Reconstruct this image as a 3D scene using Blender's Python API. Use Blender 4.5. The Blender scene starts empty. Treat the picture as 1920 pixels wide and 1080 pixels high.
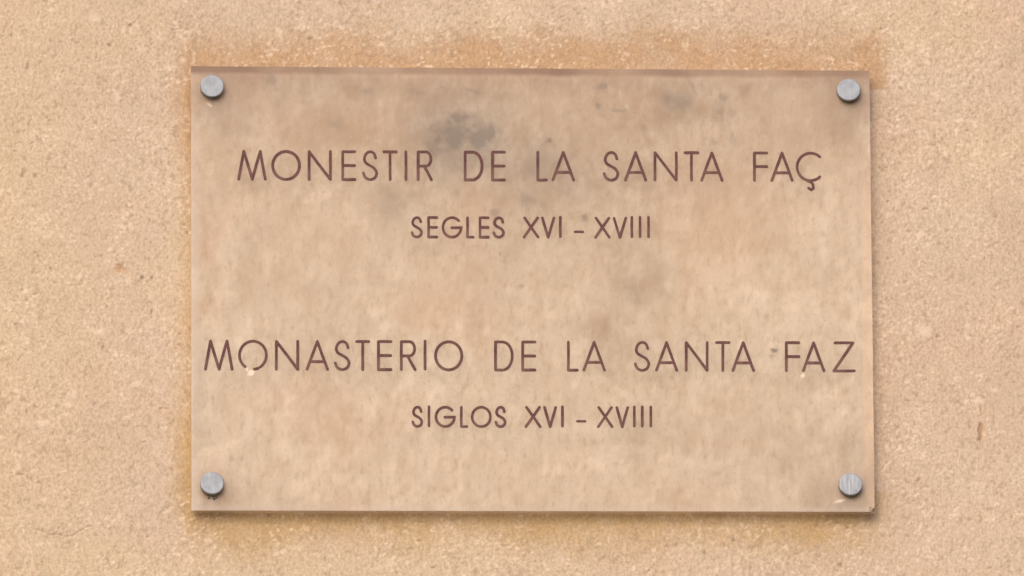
import bpy, math, random
import numpy as np
from mathutils import Vector, Matrix

# ------------------------------------------------------------------ camera
S = bpy.context.scene
MM = 0.001
D, AZ, EL, ROLL = 25.0, math.radians(3.0), math.radians(21.0), math.radians(-0.25)
PXM = 0.00045                                   # metres per photo pixel near the plaque
F = D / PXM                                     # focal length in photo pixels
CP = np.array([-D*math.sin(AZ)*math.cos(EL), -D*math.cos(AZ)*math.cos(EL), -D*math.sin(EL)])
FW = -CP/np.linalg.norm(CP)
_r = np.cross(FW, [0, 0, 1.0]); _r /= np.linalg.norm(_r); _u = np.cross(_r, FW)
RT = math.cos(ROLL)*_r + math.sin(ROLL)*_u
UP = -math.sin(ROLL)*_r + math.cos(ROLL)*_u
cd = bpy.data.cameras.new("camera"); cam = bpy.data.objects.new("camera", cd)
S.collection.objects.link(cam); S.camera = cam
cd.sensor_fit = 'HORIZONTAL'; cd.sensor_width = 36.0; cd.lens = 36.0*F/1920.0
cd.clip_start = 0.5; cd.clip_end = 200.0
M = Matrix(((RT[0], UP[0], -FW[0], CP[0]), (RT[1], UP[1], -FW[1], CP[1]),
            (RT[2], UP[2], -FW[2], CP[2]), (0, 0, 0, 1)))
cam.matrix_world = M

# ------------------------------------------------------------------ light
SUN_EL, SUN_AZ = math.radians(32), math.radians(20)     # upper left, in front of the wall
w = bpy.data.worlds.new("World"); S.world = w; w.use_nodes = True
nt = w.node_tree; nt.nodes.clear()
sky = nt.nodes.new("ShaderNodeTexSky"); sky.sky_type = 'NISHITA'; sky.sun_disc = False
sky.sun_elevation = SUN_EL; sky.sun_rotation = math.pi + SUN_AZ
sky.air_density = 0.7; sky.dust_density = 3.0; sky.ozone_density = 0.6
bg = nt.nodes.new("ShaderNodeBackground"); bg.inputs[1].default_value = 0.14
wo = nt.nodes.new("ShaderNodeOutputWorld")
nt.links.new(sky.outputs[0], bg.inputs[0]); nt.links.new(bg.outputs[0], wo.inputs[0])
sd = bpy.data.lights.new("sun", 'SUN'); sd.energy = 0.8; sd.angle = math.radians(78); sd.color = (1, 0.965, 0.94)
so = bpy.data.objects.new("sun", sd); S.collection.objects.link(so)
sv = Vector((-math.sin(SUN_AZ)*math.cos(SUN_EL), -math.cos(SUN_AZ)*math.cos(SUN_EL), math.sin(SUN_EL)))
so.location = sv*3; so.rotation_euler = sv.to_track_quat('Z', 'Y').to_euler()
S.view_settings.view_transform = 'Standard'; S.view_settings.look = 'None'
S.view_settings.exposure = 0.52; S.view_settings.gamma = 1.0
S.cycles.transparent_max_bounces = 16; S.cycles.max_bounces = 8

# ------------------------------------------------------------------ helpers
def at(px, py, Y=0.0):
    """the point of the plane y=Y that photo pixel (px,py) shows"""
    d = FW*F + RT*(px-960) - UP*(py-540)
    return CP + d*((Y-CP[1])/d[1])

def to_px(x, y, z):
    dx, dy, dz = x-CP[0], y-CP[1], z-CP[2]
    k = dx*FW[0]+dy*FW[1]+dz*FW[2]
    return 960 + F*(dx*RT[0]+dy*RT[1]+dz*RT[2])/k, 540 - F*(dx*UP[0]+dy*UP[1]+dz*UP[2])/k

def vnoise(x, y, wl, seed, ay=1.0, ang=0.0):
    """smooth lattice noise in -1..1, wavelength wl"""
    if ang:
        c, s = math.cos(ang), math.sin(ang); x, y = c*x+s*y, -s*x+c*y
    x = x/wl + 517.3 + seed*1.37; y = y/(wl*ay) + 391.7 + seed*2.11
    xi = np.floor(x).astype(np.int64); yi = np.floor(y).astype(np.int64)
    fx = x-xi; fy = y-yi
    fx = fx*fx*(3-2*fx); fy = fy*fy*(3-2*fy)
    T = np.random.RandomState(seed+11).rand(512, 512).astype(np.float32)*2-1
    a = T[xi % 512, yi % 512]; b = T[(xi+1) % 512, yi % 512]
    c = T[xi % 512, (yi+1) % 512]; d = T[(xi+1) % 512, (yi+1) % 512]
    return (a*(1-fx)+b*fx)*(1-fy)+(c*(1-fx)+d*fx)*fy

def fbm(x, y, wl, seed, n=4, ay=1.0, gain=0.55):
    o = 0; a = 1; t = 0
    for k in range(n):
        o = o + a*vnoise(x, y, wl/(2**k), seed+k*17, ay, ang=0.5*k); t += a*a; a *= gain
    return o/math.sqrt(t)*1.4

def sst(a, b, v):
    t = np.clip((v-a)/(b-a), 0, 1); return t*t*(3-2*t)

def link(name, me, parent=None, mats=()):
    o = bpy.data.objects.new(name, me); S.collection.objects.link(o)
    for m in mats: me.materials.append(m)
    if parent: o.parent = parent
    return o

def grid_mesh(name, xs, zs, Y, extra=None):
    """grid over xs × zs facing -y, Y array (len(zs),len(xs)) of depths; returns mesh"""
    nx, nz = len(xs), len(zs)
    X, Z = np.meshgrid(xs, zs)
    co = np.stack([X, Y, Z], -1).reshape(-1, 3).astype(np.float32)
    i = np.arange(nx-1)[None, :]+np.arange(nz-1)[:, None]*nx
    q = np.stack([i, i+1, i+1+nx, i+nx], -1).reshape(-1, 4)
    base = len(co); xtra_f = []
    if extra is not None:                       # skirt back to depth `extra`
        ring = list(range(nx)) + [k*nx+nx-1 for k in range(1, nz)] + [(nz-1)*nx+k for k in range(nx-2, -1, -1)] + [k*nx for k in range(nz-2, 0, -1)]
        rb = co[ring].copy(); rb[:, 1] = extra
        co = np.concatenate([co, rb]); n = len(ring)
        for k in range(n):
            k2 = (k+1) % n
            xtra_f.append((ring[k2], ring[k], base+k, base+k2))
        q = np.concatenate([q, np.array(xtra_f)])
    me = bpy.data.meshes.new(name)
    me.vertices.add(len(co)); me.vertices.foreach_set("co", co.ravel())
    me.loops.add(q.size); me.loops.foreach_set("vertex_index", q.ravel().astype(np.int32))
    me.polygons.add(len(q)); me.polygons.foreach_set("loop_start", np.arange(0, q.size, 4, dtype=np.int32))
    me.polygons.foreach_set("loop_total", np.full(len(q), 4, dtype=np.int32))
    me.update(calc_edges=True)
    if extra is None:
        me.polygons.foreach_set("use_smooth", np.ones(len(q), dtype=bool))
    return me, len(co)-base

def set_attr(me, name, arr, pad=0):
    a = me.attributes.new(name, 'FLOAT', 'POINT')
    v = np.concatenate([np.asarray(arr, np.float32).ravel(), np.zeros(pad, np.float32)])
    a.data.foreach_set("value", v)

class NT:
    """small node-graph writer"""
    def __init__(s, name):
        s.m = bpy.data.materials.new(name); s.m.use_nodes = True
        s.t = s.m.node_tree; s.t.nodes.clear()
        s.out = s.n("ShaderNodeOutputMaterial")
        s.b = s.n("ShaderNodeBsdfPrincipled"); s.l(s.b.outputs[0], s.out.inputs[0])
        s.tc = s.n("ShaderNodeTexCoord")
    def n(s, t): return s.t.nodes.new(t)
    def l(s, a, b): s.t.links.new(a, b)
    def put(s, v, sock):
        if hasattr(v, "is_output"): s.l(v, sock)
        else: sock.default_value = v
    def math(s, op, a, b=0.0, clamp=False):
        n = s.n("ShaderNodeMath"); n.operation = op; n.use_clamp = clamp
        s.put(a, n.inputs[0]); s.put(b, n.inputs[1]); return n.outputs[0]
    def mix(s, f, a, b, mode='MIX'):
        n = s.n("ShaderNodeMix"); n.data_type = 'RGBA'; n.blend_type = mode
        s.put(f, n.inputs[0])
        s.put(a if hasattr(a, "is_output") else (*a, 1), n.inputs[6])
        s.put(b if hasattr(b, "is_output") else (*b, 1), n.inputs[7]); return n.outputs[2]
    def attr(s, name):
        n = s.n("ShaderNodeAttribute"); n.attribute_name = name; return n.outputs['Fac']
    def noise(s, scale, detail=3, rough=0.55, stretch=(1, 1, 1)):
        mp = s.n("ShaderNodeMapping"); mp.inputs[3].default_value = stretch
        s.l(s.tc.outputs['Object'], mp.inputs[0])
        n = s.n("ShaderNodeTexNoise"); n.inputs['Scale'].default_value = scale
        n.inputs['Detail'].default_value = detail; n.inputs['Roughness'].default_value = rough
        s.l(mp.outputs[0], n.inputs['Vector']); return n.outputs['Fac']
    def voro(s, scale, stretch=(1, 1, 1)):
        mp = s.n("ShaderNodeMapping"); mp.inputs[3].default_value = stretch
        s.l(s.tc.outputs['Object'], mp.inputs[0])
        n = s.n("ShaderNodeTexVoronoi"); n.inputs['Scale'].default_value = scale
        s.l(mp.outputs[0], n.inputs['Vector']); return n
    def rng(s, v, a, b, c=0.0, d=1.0):
        n = s.n("ShaderNodeMapRange"); n.interpolation_type = 'SMOOTHSTEP'
        s.put(v, n.inputs[0])
        for k, q in zip((1, 2, 3, 4), (a, b, c, d)): n.inputs[k].default_value = q
        return n.outputs[0]
    def bump(s, h, dist, strength=1.0):
        n = s.n("ShaderNodeBump"); n.inputs['Strength'].default_value = strength
        n.inputs['Distance'].default_value = dist; s.l(h, n.inputs['Height'])
        s.l(n.outputs[0], s.b.inputs['Normal'])

# ------------------------------------------------------------------ wall
HALF = (0.475, 0.29)
step = 0.00088
cx = np.arange(-HALF[0], HALF[0]+1e-6, step); cz = np.arange(-HALF[1], HALF[1]+1e-6, step)
outx = np.arange(0.006, 0.5, 0.006); outz = np.arange(0.006, 0.45, 0.006)
xs = np.concatenate([cx[0]-outx[::-1], cx, cx[-1]+outx]); zs = np.concatenate([cz[0]-outz[::-1], cz, cz[-1]+outz])
X, Z = np.meshgrid(xs, zs)
PX, PY = to_px(X, 0*X, Z)
def rot_ell(cx_, cy_, rx, ry, ang=0.0, P=None, warp=0.0, seed=3, soft=0.4):
    """soft elliptical patch given in photo pixels, with an uneven edge"""
    px, py = P if P is not None else (PX, PY)
    c, s = math.cos(math.radians(ang)), math.sin(math.radians(ang))
    u = ((px-cx_)*c+(py-cy_)*s)/rx; v = (-(px-cx_)*s+(py-cy_)*c)/ry
    d = np.sqrt(u*u+v*v)
    if warp: d = d + warp*fbm(px, py, max(rx, ry)*0.7, seed, 3)
    return 1-sst(1-soft, 1+soft, d)

coarse_mask = sst(1350, 1650, PX)*(1-sst(180, 380, PY))*0.9
vert_mask = (1-sst(60, 250, PY))*sst(900, 1200, PX)
mask_bottom = sst(850, 1050, PY)
amp = 0.85 + 0.25*fbm(X, Z, 0.12, 5, 3) + 0.55*coarse_mask + 0.15*mask_bottom
grain = (0.55*vnoise(X, Z, 0.0016, 21) + 0.75*vnoise(X, Z, 0.0027, 22, 1.25) + 0.55*vnoise(X, Z, 0.0048, 23, 1.4, 0.3)
         + 0.60*vnoise(X, Z, 0.0075, 24, 1.2, -0.4) + .5*vnoise(X, Z, .013, 25, .7))
bits = vnoise(X, Z, 0.0031, 31)*vnoise(X, Z, 0.0052, 32)
pits = sst(0.62, 0.92, vnoise(X, Z, 0.0034, 33))*sst(0.25, 0.7, vnoise(X, Z, 0.0061, 34))
knobs = sst(0.60, 0.92, vnoise(X, Z, 0.0030, 35))*sst(0.10, 0.6, vnoise(X, Z, 0.0075, 36))
# combed vertical marks here and there
comb = vnoise(X, Z, 0.0022, 41, 6.0)*sst(0.05, 0.6, fbm(X, Z, 0.10, 42, 2))
H = 0.17*amp*grain + 0.14*comb + 0.30*knobs*amp - 0.50*pits + 0.5*fbm(X, Z, 0.09, 51, 3) + 0.8*vnoise(X, Z, 0.35, 52)   # millimetres, out of the wall
# single marks
gouge = np.maximum(rot_ell(1838.8, 803, 5.2, 11, 0, warp=.2), rot_ell(1838, 812, 2.4, 20, 0))
gouge = np.maximum(gouge, rot_ell(1838.5, 767, 1.5, 8, 0)*0.8)
chip = rot_ell(223, 503, 17, 7.5, 22, warp=.25, seed=8)
hole = rot_ell(267, 521, 3.6, 3.0, 0)
hole2 = np.maximum(rot_ell(205, 84, 3.4, 2.6), rot_ell(245, 47, 3.8, 2.4))
def line_crack(pts, wd, seed):
    best = np.full(X.shape, 9e9)
    wx = PX + 4*vnoise(PX, PY, 14, seed); wy = PY + 4*vnoise(PX, PY, 14, seed+1)
    for (x0, y0), (x1, y1) in zip(pts, pts[1:]):
        dx, dy = x1-x0, y1-y0; t = np.clip(((wx-x0)*dx+(wy-y0)*dy)/(dx*dx+dy*dy), 0, 1)
        best = np.minimum(best, np.hypot(wx-x0-t*dx, wy-y0-t*dy))
    return 1-sst(wd*.5, wd*1.3, best)
crk = line_crack([(68, 993), (95, 1001), (128, 1004), (150, 996), (172, 988)], 1.7, 61)
crk = np.maximum(crk, 0.7*line_crack([(298, 972), (310, 955), (326, 950)], 1.7, 63))
crk = np.maximum(crk, 0.6*line_crack([(8, -10), (10, 12)], 1.4, 65))
crk = np.maximum(crk, 0.6*line_crack([(18, 20), (19, 42), (8, 60)], 1.4, 66))
crk = np.maximum(crk, 0.55*line_crack([(285, 632), (300, 620), (322, 612)], 1.8, 69))
crk = np.maximum(crk, 0.5*line_crack([(128, 770), (140, 776), (150, 788)], 1.6, 70))
crk = np.maximum(crk, 0.6*line_crack([(845, 97), (865, 99), (880, 108)], 1.9, 71))
H = H - 1.3*gouge - 1.0*chip*(0.5+0.5*sst(-8, 6, PX-223)) - 1.6*hole - 1.1*hole2 - 0.55*crk
specks = [(140, 742, 5, 7), (255, 722, 10, 6), (80, 795, 11, 8), (1835, 752, 8, 7), (1733, 621, 12, 10), (1866, 733, 9, 5),
          (344, 113, 5, 4), (243, 118, 4, 5), (180, 35, 12, 7), (1716, 152, 5, 4), (184, 623, 12, 8), (1872, 10, 4, 5), (228, 425, 7, 4),
          (313, 960, 7, 5), (31, 734, 7, 4), (950, 26, 20, 22)]
pale = np.zeros_like(X)
for k, (a, b, c, d) in enumerate(specks):
    pale = np.maximum(pale, rot_ell(a, b, c, d, warp=.3, seed=80+k, soft=.6)*(0.85 if c < 15 else .45))
H = H + 0.35*pale
me, pad = grid_mesh("plaster_wall", xs, zs, -H*MM, extra=0.22)
# ochre stain that rings the plaque: distance outside the plaque outline, in photo pixels
L_, R_, T_, B_ = 358, 1636, 128, 962
dx_ = np.maximum(np.maximum(L_-PX, PX-R_), 0); dy_ = np.maximum(np.maximum(T_-PY, PY-B_), 0)
wn = 15*fbm(PX, PY, 110, 91, 4) + 5*fbm(PX, PY, 16, 95, 2)
top = 1.0*(1-sst(6, 96, dy_+wn*0.9))*(PY < T_+40)*(1-sst(-20, 40, dx_+wn*.6))*(0.85+.3*sst(350, 500, PX))*(.95+.12*fbm(PX, PY, 45, 97, 3))
bot = (1-sst(0, 105, dy_+wn*1.2))*(PY > B_-40)*(1-sst(-20, 55, dx_+wn*.6))*(.92+.14*fbm(PX, PY, 40, 98, 3))
lef = (1-sst(-8, 46, dx_+wn*.5))*(PX < L_+30)*(PY > T_-30)*(PY < B_+40)*(0.55+0.25*fbm(PX, PY, 160, 99, 2))
och = np.clip(np.maximum(np.maximum(top, bot), lef), 0, 1)
och = np.where((PX > L_+60) & (PX < R_-20) & (PY > T_+40) & (PY < B_-40), 0.25, och)
# plaque's soft grey shadow along its right-hand edge, painted into the wall colour
rshade = .75*(1-sst(5, 78, dx_+wn*.5))*(PX > R_-30)*sst(120, 200, PY)*(1-sst(960, 1010, PY))*0.5
# yellow limewash showing at the far left edge, faint
yel = (1-sst(20, 75, PX+20*fbm(PX, PY, 60, 101, 3)))*sst(130, 260, PY)*.8
yel = np.maximum(yel, rot_ell(952, 15, 42, 60, warp=.4, seed=104, soft=.7)*.6)
yel = np.maximum(yel, 0.5*sst(.25, 1.0, fbm(PX, PY, 260, 111, 3)))*.6
yel = np.maximum(yel, .35*(1-sst(60, 330, PX+60*fbm(PX, PY, 120, 107, 3))))
yel = np.maximum(yel, .45*sst(950, 1040, PY+30*fbm(PX, PY, 90, 108, 3))*(1-sst(500, 1700, PX)))
pink = sst(.1, 1.1, fbm(PX, PY, 210, 121, 4))
dark = np.clip(0.75*pits + 0.35*gouge + 0.85*hole + .7*hole2 + 0.25*crk, 0, 1)
dark = np.maximum(dark, 0.55*sst(.72, .95, vnoise(X, Z, .0024, 131))*sst(.45, .9, vnoise(X, Z, .0050, 132)))
# irregular pale flakes and short dark nicks, lying in changing directions
A1 = vnoise(X, Z, .0034, 151, .55, .5)+.5*vnoise(X, Z, .0018, 152); A2 = vnoise(X, Z, .0024, 153, 1.9, .2)+.5*vnoise(X, Z, .0017, 154)
flake = sst(.45, .85, A1)*sst(-.2, .4, vnoise(X, Z, .02, 155)) + .8*sst(.48, .9, A2)*sst(-.2, .5, vnoise(X, Z, .025, 156))
scr = sst(.52, .95, -A1)*sst(-.1, .5, vnoise(X, Z, .022, 157)) + .9*sst(.55, 1.0, vnoise(X, Z, .0025, 158, 2.0, -.3)+.5*vnoise(X, Z, .0019, 159))
set_attr(me, "ochre", och, pad); set_attr(me, "sideshade", rshade, pad); set_attr(me, "yellow", yel, pad)
set_attr(me, "pink", pink, pad); set_attr(me, "low", sst(200, 420, PY), pad); set_attr(me, "density", np.clip(.8+.55*fbm(X, Z, .030, 141, 4)+.5*coarse_mask, 0, 1.3), pad)
set_attr(me, "flake", np.clip(flake, 0, 1), pad); set_attr(me, "scratch", np.clip(scr, 0, 1), pad); set_attr(me, "dark", dark, pad)
set_attr(me, "pale", np.clip(pale+0.35*knobs, 0, 1), pad)
set_attr(me, "rust", np.clip(np.maximum(gouge, chip*.8)+rot_ell(219, 498, 6, 4)*.6, 0, 1), pad)

m = NT("lime_plaster"); b = m.b
n1 = m.noise(9, 5, .6); n2 = m.noise(420, 4, .65, (1, 1, .75)); n3 = m.noise(1300, 2, .6)
c = m.mix(m.rng(n1, .3, .7), (.503, .370, .266), (.542, .413, .297))
c = m.mix(m.math('MULTIPLY', m.attr("pink"), .60), c, (.545, .385, .275))
c = m.mix(m.math('MULTIPLY', m.attr("yellow"), .75), c, (.590, .450, .265))
mix_och = m.mix(m.attr("low"), (.445, .282, .160), (.450, .300, .148))
c = m.mix(m.math('MULTIPLY', m.attr("ochre"), 1.35, True), c, mix_och)
c = m.mix(m.math('MULTIPLY', m.attr("sideshade"), .45), c, (.365, .268, .195))
g = m.math('ADD', m.math('MULTIPLY', n2, .75), m.math('MULTIPLY', n3, .45))
gl = m.rng(g, .40, .80, .80, 1.17)
n4 = m.noise(110, 4, .7, (1, 1, .7))
c = m.mix(m.math('MULTIPLY', m.rng(n4, .45, .7), .4), c, (.455, .330, .205))
c = m.mix(m.math('MULTIPLY', m.rng(n4, .5, .28), .35), c, (.580, .405, .290))
cc = m.n("ShaderNodeCombineColor")
for k in range(3): m.l(gl, cc.inputs[k])
c = m.mix(1.0, c, cc.outputs[0], 'MULTIPLY')
c = m.mix(m.math('MULTIPLY', m.attr("rust"), .7), c, (.42, .23, .115))
c = m.mix(m.math('MULTIPLY', m.attr("pale"), .75), c, (.66, .52, .39))
v = m.voro(260); sp = m.rng(v.outputs['Distance'], .16, .30, 1, 0)
sel = m.n("ShaderNodeSeparateColor"); m.l(v.outputs['Color'], sel.inputs[0])
sp = m.math('MULTIPLY', m.math('MULTIPLY', sp, m.rng(sel.outputs[0], .62, .80)), m.attr('density'))
c = m.mix(m.math('MULTIPLY', m.attr('flake'), .54), c, (.74, .585, .44))
c = m.mix(m.math('MULTIPLY', m.attr('scratch'), .44), c, (.29, .19, .12))
c = m.mix(m.math('MULTIPLY', sp, .8), c, (.80, .65, .51))
v2 = m.voro(330, (1, 1, .8)); sel2 = m.n("ShaderNodeSeparateColor"); m.l(v2.outputs['Color'], sel2.inputs[0])
sp2 = m.math('MULTIPLY', m.rng(v2.outputs['Distance'], .18, .34, 1, 0), m.rng(sel2.outputs[1], .60, .80))
c = m.mix(m.math('MULTIPLY', m.math('MULTIPLY', sp2, m.attr('density')), .70), c, (.27, .185, .12))
c = m.mix(m.math('MULTIPLY', m.attr("dark"), .62), c, (.17, .10, .06))
m.l(c, b.inputs['Base Color']); b.inputs['Roughness'].default_value = .9
b.inputs['Specular IOR Level'].default_value = .25
m.bump(m.math('ADD', n2, m.math('MULTIPLY', n3, .4)), .0007, .6)
wall = link("plaster_wall", me, None, [m.m])
wall["label"] = "rough sand coloured plaster wall behind the plaque, pitted and ochre stained around it"
wall["category"] = "wall"; wall["kind"] = "structure"

# ------------------------------------------------------------------ plaque panel
YF, YB = -0.0115, -0.0060                       # front and back face of the sheet
TL, TR, BR, BL = (at(*p, YF) for p in ((358, 124), (1630, 132.5), (1640, 959.5), (359, 957)))
plaque = bpy.data.objects.new("plaque", None); S.collection.objects.link(plaque)
org = Vector(((BL[0]+BR[0])/2, YF, (BL[2]+BR[2])/2)); plaque.location = org
plaque.empty_display_size = .05
plaque["label"] = "translucent beige plaque naming the monastery in two languages, held by four round metal bolts"
plaque["category"] = "plaque"

nx, nz = 700, 456
u = np.linspace(0, 1, nx); v_ = np.linspace(0, 1, nz)
U, V = np.meshgrid(u, v_)
GX = (BL[0]*(1-U)+BR[0]*U)*(1-V)+(TL[0]*(1-U)+TR[0]*U)*V
GZ = (BL[2]*(1-U)+BR[2]*U)*(1-V)+(TL[2]*(1-U)+TR[2]*U)*V
QX, QY = to_px(GX, YF+0*GX, GZ); P = (QX, QY)
def E_(a, b, c, d, ang=0, warp=.35, seed=1, soft=.6): return rot_ell(a, b, c, d, ang, P, warp, seed, soft)
fine = fbm(QX, QY, 9, 201, 3)
# the grey-blue mould patch above DE and the small spots around it
mould = np.maximum(E_(862, 243, 84, 34, 6, .34, 211, .75), E_(840, 258, 46, 30, 0, .3, 212, .5))
mould = np.maximum(mould, E_(905, 250, 30, 32, 0, .3, 213, .5))
mould = np.maximum(mould, E_(918, 205, 8, 30, 35, .6, 214)*.45)
mould = np.maximum(mould, E_(945, 180, 20, 7, -15, .6, 215)*.45)
mould = np.maximum(mould, .50*E_(880, 262, 100, 60, 15, .5, 216, .9))
mould = np.maximum(mould, .30*E_(960, 305, 90, 50, 20, .5, 217, .9))
mould = np.maximum(mould, .16*E_(742, 385, 45, 40, 0, .5, 218, .9))
mould = np.clip(mould*(0.90+0.14*fine)+.22*mould*(mould > .55)*fbm(QX, QY, 22, 219, 3), 0, 1)
brown = np.zeros_like(QX)
for k, (a, b_, c_, d_, s_) in enumerate([(1195, 540, 66, 110, .62), (1120, 245, 90, 60, .7), (1262, 195, 80, 40, .8), (1010, 345, 110, 50, .6), (800, 310, 80, 60, .5), (1150, 300, 60, 60, .6),
      (1355, 195, 45, 35, .7), (700, 165, 160, 22, .7), (560, 170, 90, 30, .6), (1140, 470, 60, 40, .4), (980, 470, 60, 60, .3), (1210, 640, 60, 60, .55), (960, 175, 180, 22, .6),
      (640, 215, 80, 40, .4), (1480, 210, 120, 60, .3), (1510, 820, 120, 70, .4), (1330, 860, 70, 50, .35), (900, 540, 60, 60, .25), (600, 560, 80, 60, .2), (480, 500, 60, 90, .2), (1230, 800, 60, 60, .3)]):
    brown = np.maximum(brown, E_(a, b_, c_, d_, 0, .75, 430+k, .9)*s_)
brown = np.clip(brown*(.85+.4*fbm(QX, QY, 26, 460, 3, 1.4)), 0, 1)
spots = [(690, 172, 14, 5, 0, .4), (780, 172, 16, 5, 15, .4), (760, 190, 7, 16, 40, .2), (635, 232, 12, 9, 0, .35), (573, 192, 6, 5, 0, .3),
         (508, 140+10, 9, 8, 0, .45), (885, 170, 14, 4, 20, .5), (1130, 163, 9, 6, 0, .5), (1122, 198, 7, 6, 30, .6), (1160, 207, 15, 4, 0, .5),
         (1301, 168, 4, 12, -20, .5), (1270, 190, 24, 13, 10, .5), (1262, 204, 7, 5, 0, .45), (1355, 183, 8, 7, 30, .5), (1348, 208, 9, 6, 0, .5), (1373, 212, 6, 7, 0, .4),
         (1030, 263, 5, 5, 0, .7), (1205, 240, 6, 6, 0, .45), (1240, 241, 6, 5, 0, .3), (1065, 215, 8, 8, 0, .3), (1430, 222, 6, 5, 0, .35), (1429, 249, 5, 5, 0, .3),
         (1340, 268, 8, 5, 0, .4), (1375, 265, 8, 6, 40, .35), (1563, 253, 5, 5, 0, .4), (856, 362, 6, 9, 0, .4), (989, 375, 13, 9, 0, .45), (1016, 385, 10, 5, 0, .3),
         (1097, 408, 5, 7, 0, .65), (735, 385, 20, 22, 0, .2), (742, 400, 14, 10, 0, .12), (930, 398, 9, 10, 0, .5), (938, 476, 4, 5, 0, .5), (776, 467, 4, 6, 0, .45),
         (979, 536, 6, 4, 0, .6), (1185, 540, 16, 18, 0, .22), (1196, 563, 6, 7, 0, .35), (1453, 657, 7, 3.5, 0, .8), (1448, 667, 4, 4, 0, .4), (1260, 708, 4, 3, 30, .5),
         (520, 192, 10, 20, 0, .25), (612, 700-160, 9, 7, 0, .2), (1012, 290, 22, 22, 0, .25), (995, 315, 24, 15, 0, .25), (1520, 740+16, 4, 4, 0, .35), (1590, 838, 12, 18, 20, .22),
         (580, 172, 10, 8, 60, .3), (560, 166, 8, 6, 0, .22), (700, 300, 10, 30, 0, .12), (1055, 300, 30, 14, 0, .18), (885, 300, 40, 22, 0, .22), (1100, 330, 60, 25, 0, .12),
         (387, 835, 7, 4, 0, .3), (478, 780+25, 4, 4, 0, .3), (1340, 888, 6, 5, 0, .25), (1481, 873, 6, 6, 0, .25), (1437, 890, 5, 5, 0, .22), (830, 700+10, 6, 4, 0, .2),
         (395, 558, 8, 16, 0, .2), (378, 700, 9, 60, 0, .16), (372, 760, 8, 90, 0, .16)]
spot = np.zeros_like(QX)
for k, (a, b_, c_, d_, an, s_) in enumerate(spots):
    sm = (np.abs(QX-a) < 160) & (np.abs(QY-b_) < 190)
    spot = np.maximum(spot, E_(a, b_, c_*1.15, d_*1.15, an, .30, 230+k, .6)*s_*1.2)
# scattered freckles, thicker in the upper half
fr = sst(.62, .95, vnoise(QX, QY, 6.5, 301))*sst(.0, .8, vnoise(QX, QY, 17, 302))
fr *= 0.34*(0.35+0.65*(1-sst(250, 620, QY)))+0.06
upper = (1-sst(150, 620, QY))*(0.75+.35*fbm(QX, QY, 120, 311, 3))
# darker patches round the bolts
bolts_px = [(398, 160), (1591, 167), (1595, 907), (398, 905)]
bd = np.zeros_like(QX)
for k, ((a, b_), (rx, ry, s_)) in enumerate(zip(bolts_px, ((72, 70, .85), (56, 58, .7), (74, 58, .62), (66, 56, .7)))):
    oy = (4, 8, 18, 26)[k]
    bd = np.maximum(bd, E_(a+(0 if k else 2), b_+oy, rx, ry, 0, .3, 330+k, .65)*s_)
bd = np.maximum(bd, E_(1580, 945, 120, 14, 0, .2, 340)*.35)
# reflections inside the left and bottom edges, painted on as pale strips
edge = (1-sst(6, 24, (QX-358)+5*fbm(QX, QY, 60, 351, 2)))*.55*sst(180, 260, QY)
edge = np.maximum(edge, (1-sst(4, 22, 961-QY+4*fbm(QX, QY, 80, 352, 2)))*.5)
tshade = (1-sst(8, 24, QY-(124+(QX-358)*.0067)+1.2*fbm(QX, QY, 50, 353, 3)))*(.85+.15*fbm(QX, QY, 90, 354, 2))  # shaded inner top edge, painted on the front as a dark band
tshade = np.maximum(tshade, .40*(1-sst(12, 44, QY-(124+(QX-358)*.0067)+4*fbm(QX, QY, 50, 355, 3))))
palep = 0.45*sst(.15, 1.1, fbm(QX, QY, 60, 361, 4, 1.5)) + .35*sst(.2, 1., fbm(QX, QY, 18, 367, 2, 1.8))
for k, (a, b_, c_, d_, s_) in enumerate([(588, 363, 24, 15, .8), (1195, 368, 14, 28, .8), (1060, 352, 24, 18, .5), (650, 423, 14, 7, .5), (1345, 690+25, 14, 12, .4),
                                         (397, 850, 16, 12, .5), (605, 860, 12, 12, .3), (1257, 790+20, 10, 8, .35), (1281, 403, 5, 5, .6), (975, 345, 24, 16, .3)]):
    palep = np.maximum(palep, E_(a, b_, c_, d_, 0, .5, 370+k, .7)*s_)
scar = np.maximum(E_(471, 700, 6, 4.5, 0, .3, 390, .5), E_(1505.5, 704, 3.5, 4.5, 0, .3, 391, .5)*.8)
scar = np.maximum(scar, E_(1574, 939.5, 11, 2.2, -12, .3, 392, .5)*.8)
scar = np.maximum(scar, E_(393, 196.5, 6, 2.0, 35, .2, 393, .5)*.55)
scar = np.maximum(scar, E_(463, 692, 1.6, 3.5, 0, .2, 394)*.9)
scar = np.maximum(scar, E_(476, 697, 1.4, 3.5, 0, .2, 395)*.7)
haze = E_(485, 712, 34, 18, 20, .4, 396, .8)
warmp = np.clip(.9*sst(.1, 1.1, fbm(QX, QY, 140, 401, 4, 1.3)), 0, 1)
warmp = np.maximum(warmp, E_(423, 441, 5, 4, 0, .3, 402, .7)*1.0)
strip = sst(1612, 1622, QX-(QY-130)*0.011+3)*.9*sst(230, 420, QY)   # amber tint of the sawn right edge
# panel corner broken away at lower right
Yp = np.full(GX.shape, YF)
brk = rot_ell(1644, 958, 9, 6, 30, P, .4, 410, .3)
Yp = Yp + brk*0.004 + 0.00004*fbm(GX, GZ, .05, 420, 2)
me, _ = grid_mesh("panel", u, v_, Yp)
co = np.stack([GX-org.x, Yp-org.y, GZ-org.z], -1).reshape(-1, 3).astype(np.float32)
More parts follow.
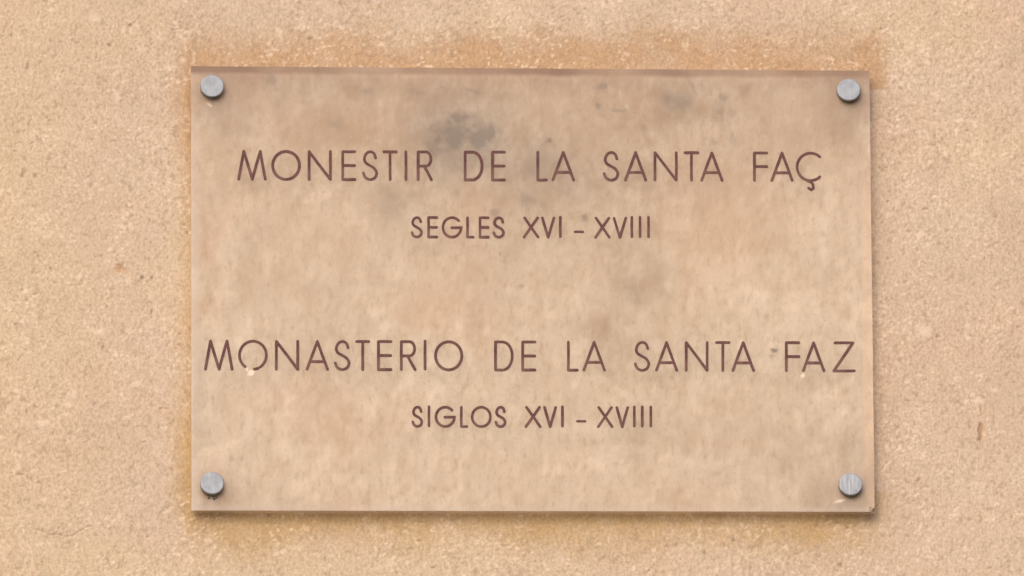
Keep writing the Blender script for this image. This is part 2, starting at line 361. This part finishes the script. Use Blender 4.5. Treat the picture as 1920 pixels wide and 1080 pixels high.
# side faces and back: separate vertices
ring = list(range(nx)) + [k*nx+nx-1 for k in range(1, nz)] + [(nz-1)*nx+k for k in range(nx-2, -1, -1)] + [k*nx for k in range(nz-2, 0, -1)]
q = np.empty(len(me.polygons)*4, np.int32); me.loops.foreach_get("vertex_index", q); q = q.reshape(-1, 4)
bk = co[ring].copy(); fr_ = co[ring].copy(); bk[:, 1] = YB-YF
n0 = len(co); n = len(ring); kk = np.arange(n); k2 = (kk+1) % n
side = np.stack([n0+k2, n0+kk, n0+n+kk, n0+n+k2], -1)
crn = [0, nx-1, nx-1+nz-1, 2*(nx-1)+nz-1]
bco = bk[crn]
back = np.array([[n0+2*n+0, n0+2*n+3, n0+2*n+2, n0+2*n+1]])
allco = np.concatenate([co, fr_, bk, bco]); faces = np.concatenate([q, side, back]).astype(np.int32)
me2 = bpy.data.meshes.new("panel")
me2.vertices.add(len(allco)); me2.vertices.foreach_set("co", allco.ravel())
me2.loops.add(faces.size); me2.loops.foreach_set("vertex_index", faces.ravel())
me2.polygons.add(len(faces)); me2.polygons.foreach_set("loop_start", np.arange(0, faces.size, 4, dtype=np.int32))
me2.polygons.foreach_set("loop_total", np.full(len(faces), 4, dtype=np.int32))
mi = np.zeros(len(faces), np.int32); mi[len(q):len(q)+n] = 1; mi[-1] = 2
me2.polygons.foreach_set("material_index", mi)
sm = np.zeros(len(faces), bool); sm[:len(q)] = True; me2.polygons.foreach_set("use_smooth", sm)
me2.update(calc_edges=True); bpy.data.meshes.remove(me)
pad = len(allco)-n0
for nm, ar in (("mould", mould), ("spot", np.clip(spot+fr, 0, 1)), ("upper", upper), ("boltdark", bd), ("edgereflect", edge), ("pale", np.clip(palep, 0, 1)),
               ("scar", np.clip(scar, 0, 1)), ("haze", haze), ("brown", brown), ("topshade", tshade), ("warm", warmp), ("strip", strip)):
    set_attr(me2, nm, ar, pad)

m = NT("weathered_acrylic"); b = m.b
n1 = m.noise(60, 5, .6, (1, 1, .6)); n2 = m.noise(330, 3, .6, (1, 1, .6))
c = m.mix(m.rng(n1, .3, .7), (.768, .632, .472), (.820, .694, .540))
c = m.mix(m.math('MULTIPLY', m.attr("warm"), .45), c, (.735, .505, .355))
c = m.mix(m.math('MULTIPLY', m.attr("pale"), .75), c, (.93, .79, .62))
c = m.mix(m.math('MULTIPLY', m.attr("upper"), .70), c, (.605, .432, .305))
c = m.mix(m.math('MULTIPLY', m.rng(n2, .5, .8), .15), c, (.5, .37, .25))
n5 = m.noise(190, 5, .7, (1, 1, .45))
c = m.mix(m.math('MULTIPLY', m.rng(n5, .5, .70), .50), c, (.54, .38, .24))
c = m.mix(m.math('MULTIPLY', m.rng(n5, .48, .3), .42), c, (.93, .78, .58))
n6 = m.noise(520, 4, .7, (1, 1, .6))
c = m.mix(m.math('MULTIPLY', m.rng(n6, .54, .70), .42), c, (.48, .33, .21))
c = m.mix(m.math('MULTIPLY', m.attr("brown"), .75), c, (.42, .285, .185))
c = m.mix(m.math('MULTIPLY', m.attr("strip"), .45), c, (.72, .46, .27))
c = m.mix(m.math('MULTIPLY', m.attr("boltdark"), .70), c, (.36, .245, .175))
c = m.mix(m.math('MULTIPLY', m.attr("topshade"), .92), c, (.255, .150, .098))
c = m.mix(m.math('MULTIPLY', m.attr("edgereflect"), .85), c, (.58, .49, .42))
c = m.mix(m.math('MULTIPLY', m.attr("spot"), .95, ), c, (.20, .155, .115))
c = m.mix(m.math('MULTIPLY', m.attr("mould"), .86), c, (.215, .168, .130))
c = m.mix(m.math('MULTIPLY', m.attr("haze"), .35), c, (.8, .62, .5))
c = m.mix(m.math('MULTIPLY', m.attr("scar"), .62), c, (.95, .78, .64))
m.l(c, b.inputs['Base Color'])
al = m.math('ADD', .56, m.math('MULTIPLY', m.rng(n1, .3, .7), .08))
for nm, k in (("mould", .35), ("spot", .40), ("topshade", .32), ("brown", .12), ("boltdark", .20), ("edgereflect", .25), ("scar", .5), ("pale", .12), ("strip", .2)):
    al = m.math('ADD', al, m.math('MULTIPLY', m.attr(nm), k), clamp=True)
tr = m.n("ShaderNodeBsdfTranslucent"); m.l(c, tr.inputs[0]); tp = m.n("ShaderNodeBsdfTransparent"); tp.inputs[0].default_value = (.98, .96, .93, 1)
mx1 = m.n("ShaderNodeMixShader"); mx1.inputs[0].default_value = .28; m.l(b.outputs[0], mx1.inputs[1]); m.l(tr.outputs[0], mx1.inputs[2])
mx2 = m.n("ShaderNodeMixShader"); m.l(al, mx2.inputs[0]); m.l(tp.outputs[0], mx2.inputs[1]); m.l(mx1.outputs[0], mx2.inputs[2]); m.l(mx2.outputs[0], m.out.inputs[0])
b.inputs['Roughness'].default_value = .42; b.inputs['Specular IOR Level'].default_value = .3
m_front = m.m
m = NT("sawn_acrylic_edge"); b = m.b
n1 = m.noise(140, 4, .6)
c = m.mix(n1, (.70, .52, .36), (.85, .68, .50)); m.l(c, b.inputs['Base Color'])
b.inputs['Roughness'].default_value = .5
tr = m.n("ShaderNodeBsdfTranslucent"); m.l(c, tr.inputs[0]); tp = m.n("ShaderNodeBsdfTransparent")
mx1 = m.n("ShaderNodeMixShader"); mx1.inputs[0].default_value = .6; m.l(b.outputs[0], mx1.inputs[1]); m.l(tr.outputs[0], mx1.inputs[2])
mx2 = m.n("ShaderNodeMixShader"); mx2.inputs[0].default_value = .45; m.l(tp.outputs[0], mx2.inputs[1]); m.l(mx1.outputs[0], mx2.inputs[2]); m.l(mx2.outputs[0], m.out.inputs[0])
m_edge = m.m
m = NT("clear_acrylic_back"); b = m.b
b.inputs['Base Color'].default_value = (.75, .62, .48, 1); b.inputs['Alpha'].default_value = .06; b.inputs['Roughness'].default_value = .3
m_back = m.m
panel = link("panel", me2, plaque, [m_front, m_edge, m_back])

# ------------------------------------------------------------------ letters
WST = 5.1*PXM
def catmull(pts, n=7):
    out = []
    p = [pts[0]]+list(pts)+[pts[-1]]
    for i in range(1, len(p)-2):
        a, b, c, d = map(np.array, p[i-1:i+3])
        for k in range(n):
            t = k/n
            out.append(tuple(.5*((2*b)+(-a+c)*t+(2*a-5*b+4*c-d)*t*t+(-a+3*b-3*c+d)*t**3)))
    out.append(tuple(pts[-1])); return out
def arc(cx_, cy_, rx, ry, a0, a1, n=40):
    return [(cx_+rx*math.cos(math.radians(a0+(a1-a0)*k/n)), cy_+ry*math.sin(math.radians(a0+(a1-a0)*k/n))) for k in range(n+1)]
SP = catmull([(.93, .77), (.80, .935), (.52, 1.0), (.22, .93), (.075, .755), (.17, .61), (.47, .51), (.80, .41), (1.0, .245), (.88, .075), (.53, 0), (.16, .07), (0, .235)])
GL = {
 'M': [[(0, 0), (.19, 1)], [(.19, 1), (.51, 0)], [(.51, 0), (.81, 1)], [(.81, 1), (1, 0)]],
 'O': [arc(.5, .5, .5, .5, 0, 360, 64)],
 'N': [[(0, 0), (0, 1)], [(0, 1), (1, 0)], [(1, 0), (1, 1)]],
 'E': [[(0, 0), (0, 1)], [(0, 1), (1, 1)], [(0, .5), (.98, .5)], [(0, 0), (1, 0)]],
 'F': [[(0, 0), (0, 1)], [(0, 1), (1, 1)], [(0, .505), (1, .505)]],
 'L': [[(0, 0), (0, 1)], [(0, 0), (1, 0)]],
 'I': [[(.5, 0), (.5, 1)]],
 'T': [[(.5, 0), (.5, 1)], [(0, 1), (1, 1)]],
 'A': [[(0, 0), (.5, 1)], [(.5, 1), (1, 0)], [(.14, .28), (.86, .28)]],
 'V': [[(0, 1), (.5, 0)], [(.5, 0), (1, 1)]],
 'X': [[(0, 0), (.96, 1)], [(.04, 1), (1, 0)]],
 'Z': [[(.05, 1), (.93, 1)], [(.93, 1), (0, 0)], [(0, 0), (1, 0)]],
 'S': [SP],
 'D': [[(0, 0), (0, 1)], [(0, 1)]+arc(.42, .5, .58, .5, 90, -90, 30)+[(0, 0)]],
 'R': [[(0, 0), (0, 1)], [(0, 1)]+arc(.58, .745, .38, .255, 90, -90, 22)+[(0, .49)], [(.45, .49), (1, 0)]],
 'C': [arc(.5, .5, .5, .5, 46, 314, 48)],
 'G': [arc(.5, .5, .5, .5, 42, 358, 56)+[(.48, .48)]],
 '-': [[(0, .5), (1, .5)]],
}
m = NT("brown_engraving_paint"); b = m.b
n1 = m.noise(90, 4, .6); n2 = m.noise(700, 2, .6)
c = m.mix(m.rng(n1, .3, .7), (.070, .020, .019), (.140, .054, .046))
n3 = m.noise(28, 3, .6); c = m.mix(m.math('MULTIPLY', m.rng(n3, .5, .75), .45), c, (.20, .11, .078))
c = m.mix(m.rng(n2, .62, .8), c, (.27, .155, .11))
m.l(c, b.inputs['Base Color']); b.inputs['Roughness'].default_value = .6
b.inputs['Specular IOR Level'].default_value = .25
m_let = m.m

def ribbon(pts, wd, y0, y1, verts, faces):
    """flat stroke with round ends along pts (x,z), front at y0, back at y1; ends a little uneven like a hand-led cutter"""
    p = [np.array(q_, float) for q_ in pts]
    closed = np.linalg.norm(p[0]-p[-1]) < 1e-7
    if closed: p = p[:-1]
    n = len(p); L, R = [], []
    for i in range(n):
        a = p[i-1] if (i or closed) else p[i]; c_ = p[(i+1) % n] if (i < n-1 or closed) else p[i]
        d0 = p[i]-a; d1 = c_-p[i]
        d0 = d0/(np.linalg.norm(d0) or 1); d1 = d1/(np.linalg.norm(d1) or 1)
        t = d0+d1; t /= (np.linalg.norm(t) or 1); nn = np.array([-t[1], t[0]])
        k = 1/max(.5, abs(nn.dot([-d1[1], d1[0]])) if np.linalg.norm(d1) > 0 else 1)
        L.append(p[i]+nn*wd/2*k); R.append(p[i]-nn*wd/2*k)
    if closed:
        s0 = len(verts)
        for pts_ in (L, R):
            for y in (y0, y1):
                for q_ in pts_: verts.append((q_[0], y, q_[1]))
        A, B, C_, D_ = (s0+k*n for k in range(4))     # L front, L back, R front, R back
        for i in range(n):
            j = (i+1) % n
            faces += [(C_+i, C_+j, A+j, A+i), (A+i, A+j, B+j, B+i), (C_+j, C_+i, D_+i, D_+j), (B+i, B+j, D_+j, D_+i)]
        return
    def cap(center, frm, cw=1):
        v0 = frm-center; o = []
        for k in range(1, 5):
            a = -math.pi*k/5
            o.append(center+np.array([v0[0]*math.cos(a)-v0[1]*math.sin(a), v0[0]*math.sin(a)+v0[1]*math.cos(a)])*(1 if k in (1, 4) else .97))
        return o
    out = L + cap(p[-1], L[-1]) + R[::-1] + cap(p[0], R[0])
    s0 = len(verts); m_ = len(out)
    for y in (y0, y1):
        for q_ in out: verts.append((q_[0], y, q_[1]))
    # front/back as quads between L and R plus cap fans
    for off, flip in ((0, False), (m_, True)):
        li = [s0+off+i for i in range(n)]; ri = [s0+off+n+4+(n-1-i) for i in range(n)]
        fs = [(ri[i], ri[i+1], li[i+1], li[i]) for i in range(n-1)]
        fs.append(tuple([ri[-1]]+[s0+off+n+3-k for k in range(4)]+[li[-1]]))
        fs.append(tuple([li[0]]+[s0+off+2*n+7-k for k in range(4)]+[ri[0]]))
        faces += [f[::-1] for f in fs] if flip else fs
    for i in range(m_):
        j = (i+1) % m_
        faces.append((s0+i, s0+j, s0+m_+j, s0+m_+i))

rng = random.Random(5)
def letter(ch, x0, x1, yt, yb, wpx, strokes=None, extra=()):
    g = strokes or GL[ch]
    h = wpx/2; verts, faces = [], []
    base = at((x0+x1)/2, (yt+yb)/2, YF)
    k = 0
    for st in list(g)+list(extra):
        pts = []
        for (a, b_) in st:
            if st in extra: q_ = at(a, b_, YF)
            else: q_ = at(x0+h+(x1-x0-2*h)*a, yb-h-(yb-yt-2*h)*b_, YF)
            pts.append((q_[0]-base[0], q_[2]-base[2]))
        if len(pts) == 2:                        # straight cuts waver very slightly
            a, c_ = np.array(pts[0]), np.array(pts[1]); mid = (a+c_)/2
            nn = np.array([-(c_-a)[1], (c_-a)[0]]); nn /= np.linalg.norm(nn)
            pts = [tuple(a), tuple(mid+nn*rng.uniform(-.00012, .00012)), tuple(c_)]
        ribbon(pts, wpx*1.05*PXM*rng.uniform(.93, 1.05), -0.00030-k*0.00004, 0.0006+k*0.00003, verts, faces); k += 1
    me = bpy.data.meshes.new("letter"); me.from_pydata(verts, [], faces); me.update()
    o = link("letter", me, plaque, [m_let])
    o.location = Vector((base[0], YF, base[2]))-org
    o["label"] = ("capital letter " + ("C with cedilla" if extra else ch)) if ch != '-' else "short dash"
    return o
def row(items, ys, wpx):
    """items: (character, left, right); ys: (top,bottom) at x=400 and at x=1600, so that the line follows the plaque"""
    (t0, b0), (t1, b1) = ys
    for it in items:
        ch, x0, x1 = it[:3]; f = ((x0+x1)/2-400)/1200
        yt = t0+(t1-t0)*f; yb = b0+(b1-b0)*f
        if ch == 'I' : x0, x1 = x0-1, x0+1
        if ch == '-':
            yc = yt+(yb-yt)*.69; letter('-', x0, x1, yc-3, yc+3, wpx*.9); continue
        if ch == 'Ç':
            letter('C', x0, x0+55.5, yt, yb, wpx, extra=([(1515, 339.3), (1521.5, 342), (1524.5, 347), (1524.8, 353), (1521, 356), (1516, 352.6)],)); continue
        if ch == 'o': letter('O', x0, x1, yt, yb, wpx, [arc(.5, .5, .5, .5, -58, 235, 56), arc(.5, .5, .5, .5, -84, -68, 5)]); continue
        if ch == 'p': letter('O', x0, x1, yt, yb, wpx, [arc(.5, .5, .5, .5, -86, 266, 60)]); continue
        letter(ch, x0, x1, yt, yb, wpx)
row([('M', 445, 500), ('p', 508.7, 564), ('N', 577, 622), ('E', 640, 668), ('S', 678.7, 708.7), ('T', 717, 745.7), ('I', 761, 761), ('R', 781.5, 811.5),
     ('D', 869.5, 906.5), ('E', 921, 948.5), ('L', 1005.7, 1027), ('A', 1034, 1078), ('S', 1130.3, 1161), ('A', 1170, 1213.5), ('N', 1225.5, 1270.5),
     ('T', 1282, 1311), ('A', 1313, 1356.5), ('F', 1412, 1440.5), ('A', 1444.5, 1488), ('Ç', 1492, 1541)], ((281, 338.6), (284.8, 341.4)), 5.2)
row([('S', 770, 792.7), ('E', 801, 821.5), ('G', 828, 867), ('L', 874, 890), ('E', 897.5, 918), ('S', 923.5, 946.5), ('X', 980, 1011.5), ('V', 1014.5, 1041),
     ('I', 1050.6, 0), ('-', 1075.7, 1095), ('X', 1114, 1145), ('V', 1148.7, 1175.7), ('I', 1184.7, 0), ('I', 1200, 0), ('I', 1215.8, 0)],
    ((404.3, 445.9), (407.8, 448.6)), 4.9)
row([('M', 382.7, 437.7), ('o', 446.5, 502), ('N', 515.5, 560.8), ('A', 573, 617), ('S', 626, 657), ('T', 666, 694.3), ('E', 707, 735.7), ('R', 750, 781),
     ('I', 797, 0), ('O', 814, 868.5), ('D', 926.5, 963), ('E', 977.5, 1005.7), ('L', 1063, 1085), ('A', 1092, 1136), ('S', 1188.5, 1219), ('A', 1228, 1271.5),
     ('N', 1284, 1328.5), ('T', 1340.7, 1369.7), ('A', 1371.5, 1415.7), ('F', 1471.7, 1500.5), ('A', 1503.5, 1547.5), ('Z', 1561, 1604.5)],
    ((637.0, 694.8), (640.4, 698.0)), 5.2)
row([('S', 771.5, 793.3), ('I', 804.3, 0), ('G', 815, 854.5), ('L', 862.5, 878), ('O', 882.7, 922), ('S', 927.3, 949.5), ('X', 983.5, 1015.3), ('V', 1018.5, 1044.5),
     ('I', 1054.5, 0), ('-', 1080, 1099.7), ('X', 1119, 1150.3), ('V', 1154, 1179.5), ('I', 1189.2, 0), ('I', 1204.3, 0), ('I', 1220.2, 0)],
    ((760.0, 801.2), (762.5, 803.8)), 5.0)

# ------------------------------------------------------------------ bolts
def lathe(prof, seg, verts, faces, jitter=0.0, rs=None):
    """prof: (radius, y) from the front centre backwards, axis along y"""
    rs = rs or random.Random(1)
    s0 = len(verts)
    for (r, y) in prof:
        for k in range(seg):
            a = 2*math.pi*k/seg; rr = r*(1+rs.uniform(-jitter, jitter)*(1 if r > .008 else 0))
            verts.append((rr*math.cos(a), y, rr*math.sin(a)))
    for i in range(len(prof)-1):
        for k in range(seg):
            j = (k+1) % seg
            faces.append((s0+i*seg+k, s0+i*seg+j, s0+(i+1)*seg+j, s0+(i+1)*seg+k)[::-1])
    faces.append(tuple(s0+k for k in range(seg)))
    faces.append(tuple(s0+(len(prof)-1)*seg+k for k in range(seg))[::-1])

def metal(seed, scratch):
    m = NT("dull_galvanised_metal"); b = m.b
    mp = m.n("ShaderNodeMapping"); mp.inputs[1].default_value = (seed*.37, seed*.11, seed*.23); m.l(m.tc.outputs['Object'], mp.inputs[0])
    def nz(sc, st, det=4):
        q_ = m.n("ShaderNodeMapping"); q_.inputs[3].default_value = st; m.l(mp.outputs[0], q_.inputs[0])
        n_ = m.n("ShaderNodeTexNoise"); n_.inputs['Scale'].default_value = sc; n_.inputs['Detail'].default_value = det
        m.l(q_.outputs[0], n_.inputs['Vector']); return n_.outputs['Fac']
    a = nz(170, (1, 1, 1)); s_ = nz(420, (1, 1, .12))
    c = m.mix(m.rng(a, .35, .65), (.228, .240, .262), (.280, .294, .318))
    c = m.mix(m.math('MULTIPLY', m.rng(s_, .52, .72), scratch), c, (.38, .38, .385))
    c = m.mix(m.math('MULTIPLY', m.rng(s_, .42, .28), scratch*.8), c, (.19, .185, .19))
    m.l(c, b.inputs['Base Color']); b.inputs['Metallic'].default_value = .25
    b.inputs['Roughness'].default_value = .5
    m.bump(s_, .0002, .4*scratch+.1)
    return m.m
mr = NT("dark_grime"); mr.b.inputs['Base Color'].default_value = (.06, .05, .05, 1); mr.b.inputs['Roughness'].default_value = .8
ms = NT("grey_spacer"); ms.b.inputs['Base Color'].default_value = (.20, .17, .15, 1); ms.b.inputs['Roughness'].default_value = .6
lbl = ["plain smooth top left bolt", "top right bolt with a vertical scratch", "bottom right bolt with a chipped lower rim", "scuffed bottom left bolt with rust crumbs below"]
HD = 0.0058
for k, (a, b_) in enumerate([(398, 161), (1591.5, 168), (1595, 907.5), (398, 905.5)]):
    rs = random.Random(k+3)
    c_ = at(a, b_, YF-HD)
    R0 = 22.2*PXM
    verts, faces = [], []
    lathe([(R0*.90, 0), (R0*.965, .00012), (R0*.99, .0004), (R0, .0010), (R0, .0016), (R0*.985, HD)], 72, verts, faces, 0.004, rs)
    me = bpy.data.meshes.new("bolt"); me.from_pydata(verts, [], faces); me.update()
    for p_ in me.polygons: p_.use_smooth = len(p_.vertices) == 4 and abs(p_.normal.y) < .999
    bo = link("bolt", me, plaque, [metal(k+1, (.25, .6, 1.0, .8)[k])])
    bo.location = Vector(c_)-org; bo["label"] = lbl[k]
    verts, faces = [], []
    lathe([(R0*.62, 0), (R0*.62, -YB+.003)], 36, verts, faces)
    me = bpy.data.meshes.new("spacer"); me.from_pydata(verts, [], faces); me.update()
    spc = link("spacer", me, bo, [ms.m]); spc.location = (0, HD+(YB-YF)+.0003, 0)
    def crumb(pts, name, mat):
        v2, f2 = [], []
        for (x, z, r, yy) in pts:
            s0 = len(v2); ring_ = 9
            for j in range(ring_):
                t = 2*math.pi*j/ring_; rr = r*rs.uniform(.7, 1.2)
                v2.append((x*PXM+rr*PXM*math.cos(t), yy, z*PXM+rr*PXM*math.sin(t)))
            v2.append((x*PXM, yy-.0004, z*PXM))
            for j in range(ring_): f2.append((s0+(j+1) % ring_, s0+j, s0+ring_)[::-1])
        me_ = bpy.data.meshes.new(name); me_.from_pydata(v2, [], f2); me_.update(); link(name, me_, bo, [mat])
    if k == 2: crumb([(10, -13.5, 1.9, .0001), (15.5, -12.5, 2.6, .0006), (16.5, -10, 1.8, .0006)], "paint_chip", mr.m)
    if k == 3: crumb([(4.5, -27.5, 2.2, HD-.0002), (8, -25, 1.8, HD-.0002), (-6, -26, 2.4, HD-.0002)], "rust_crumb", mr.m)
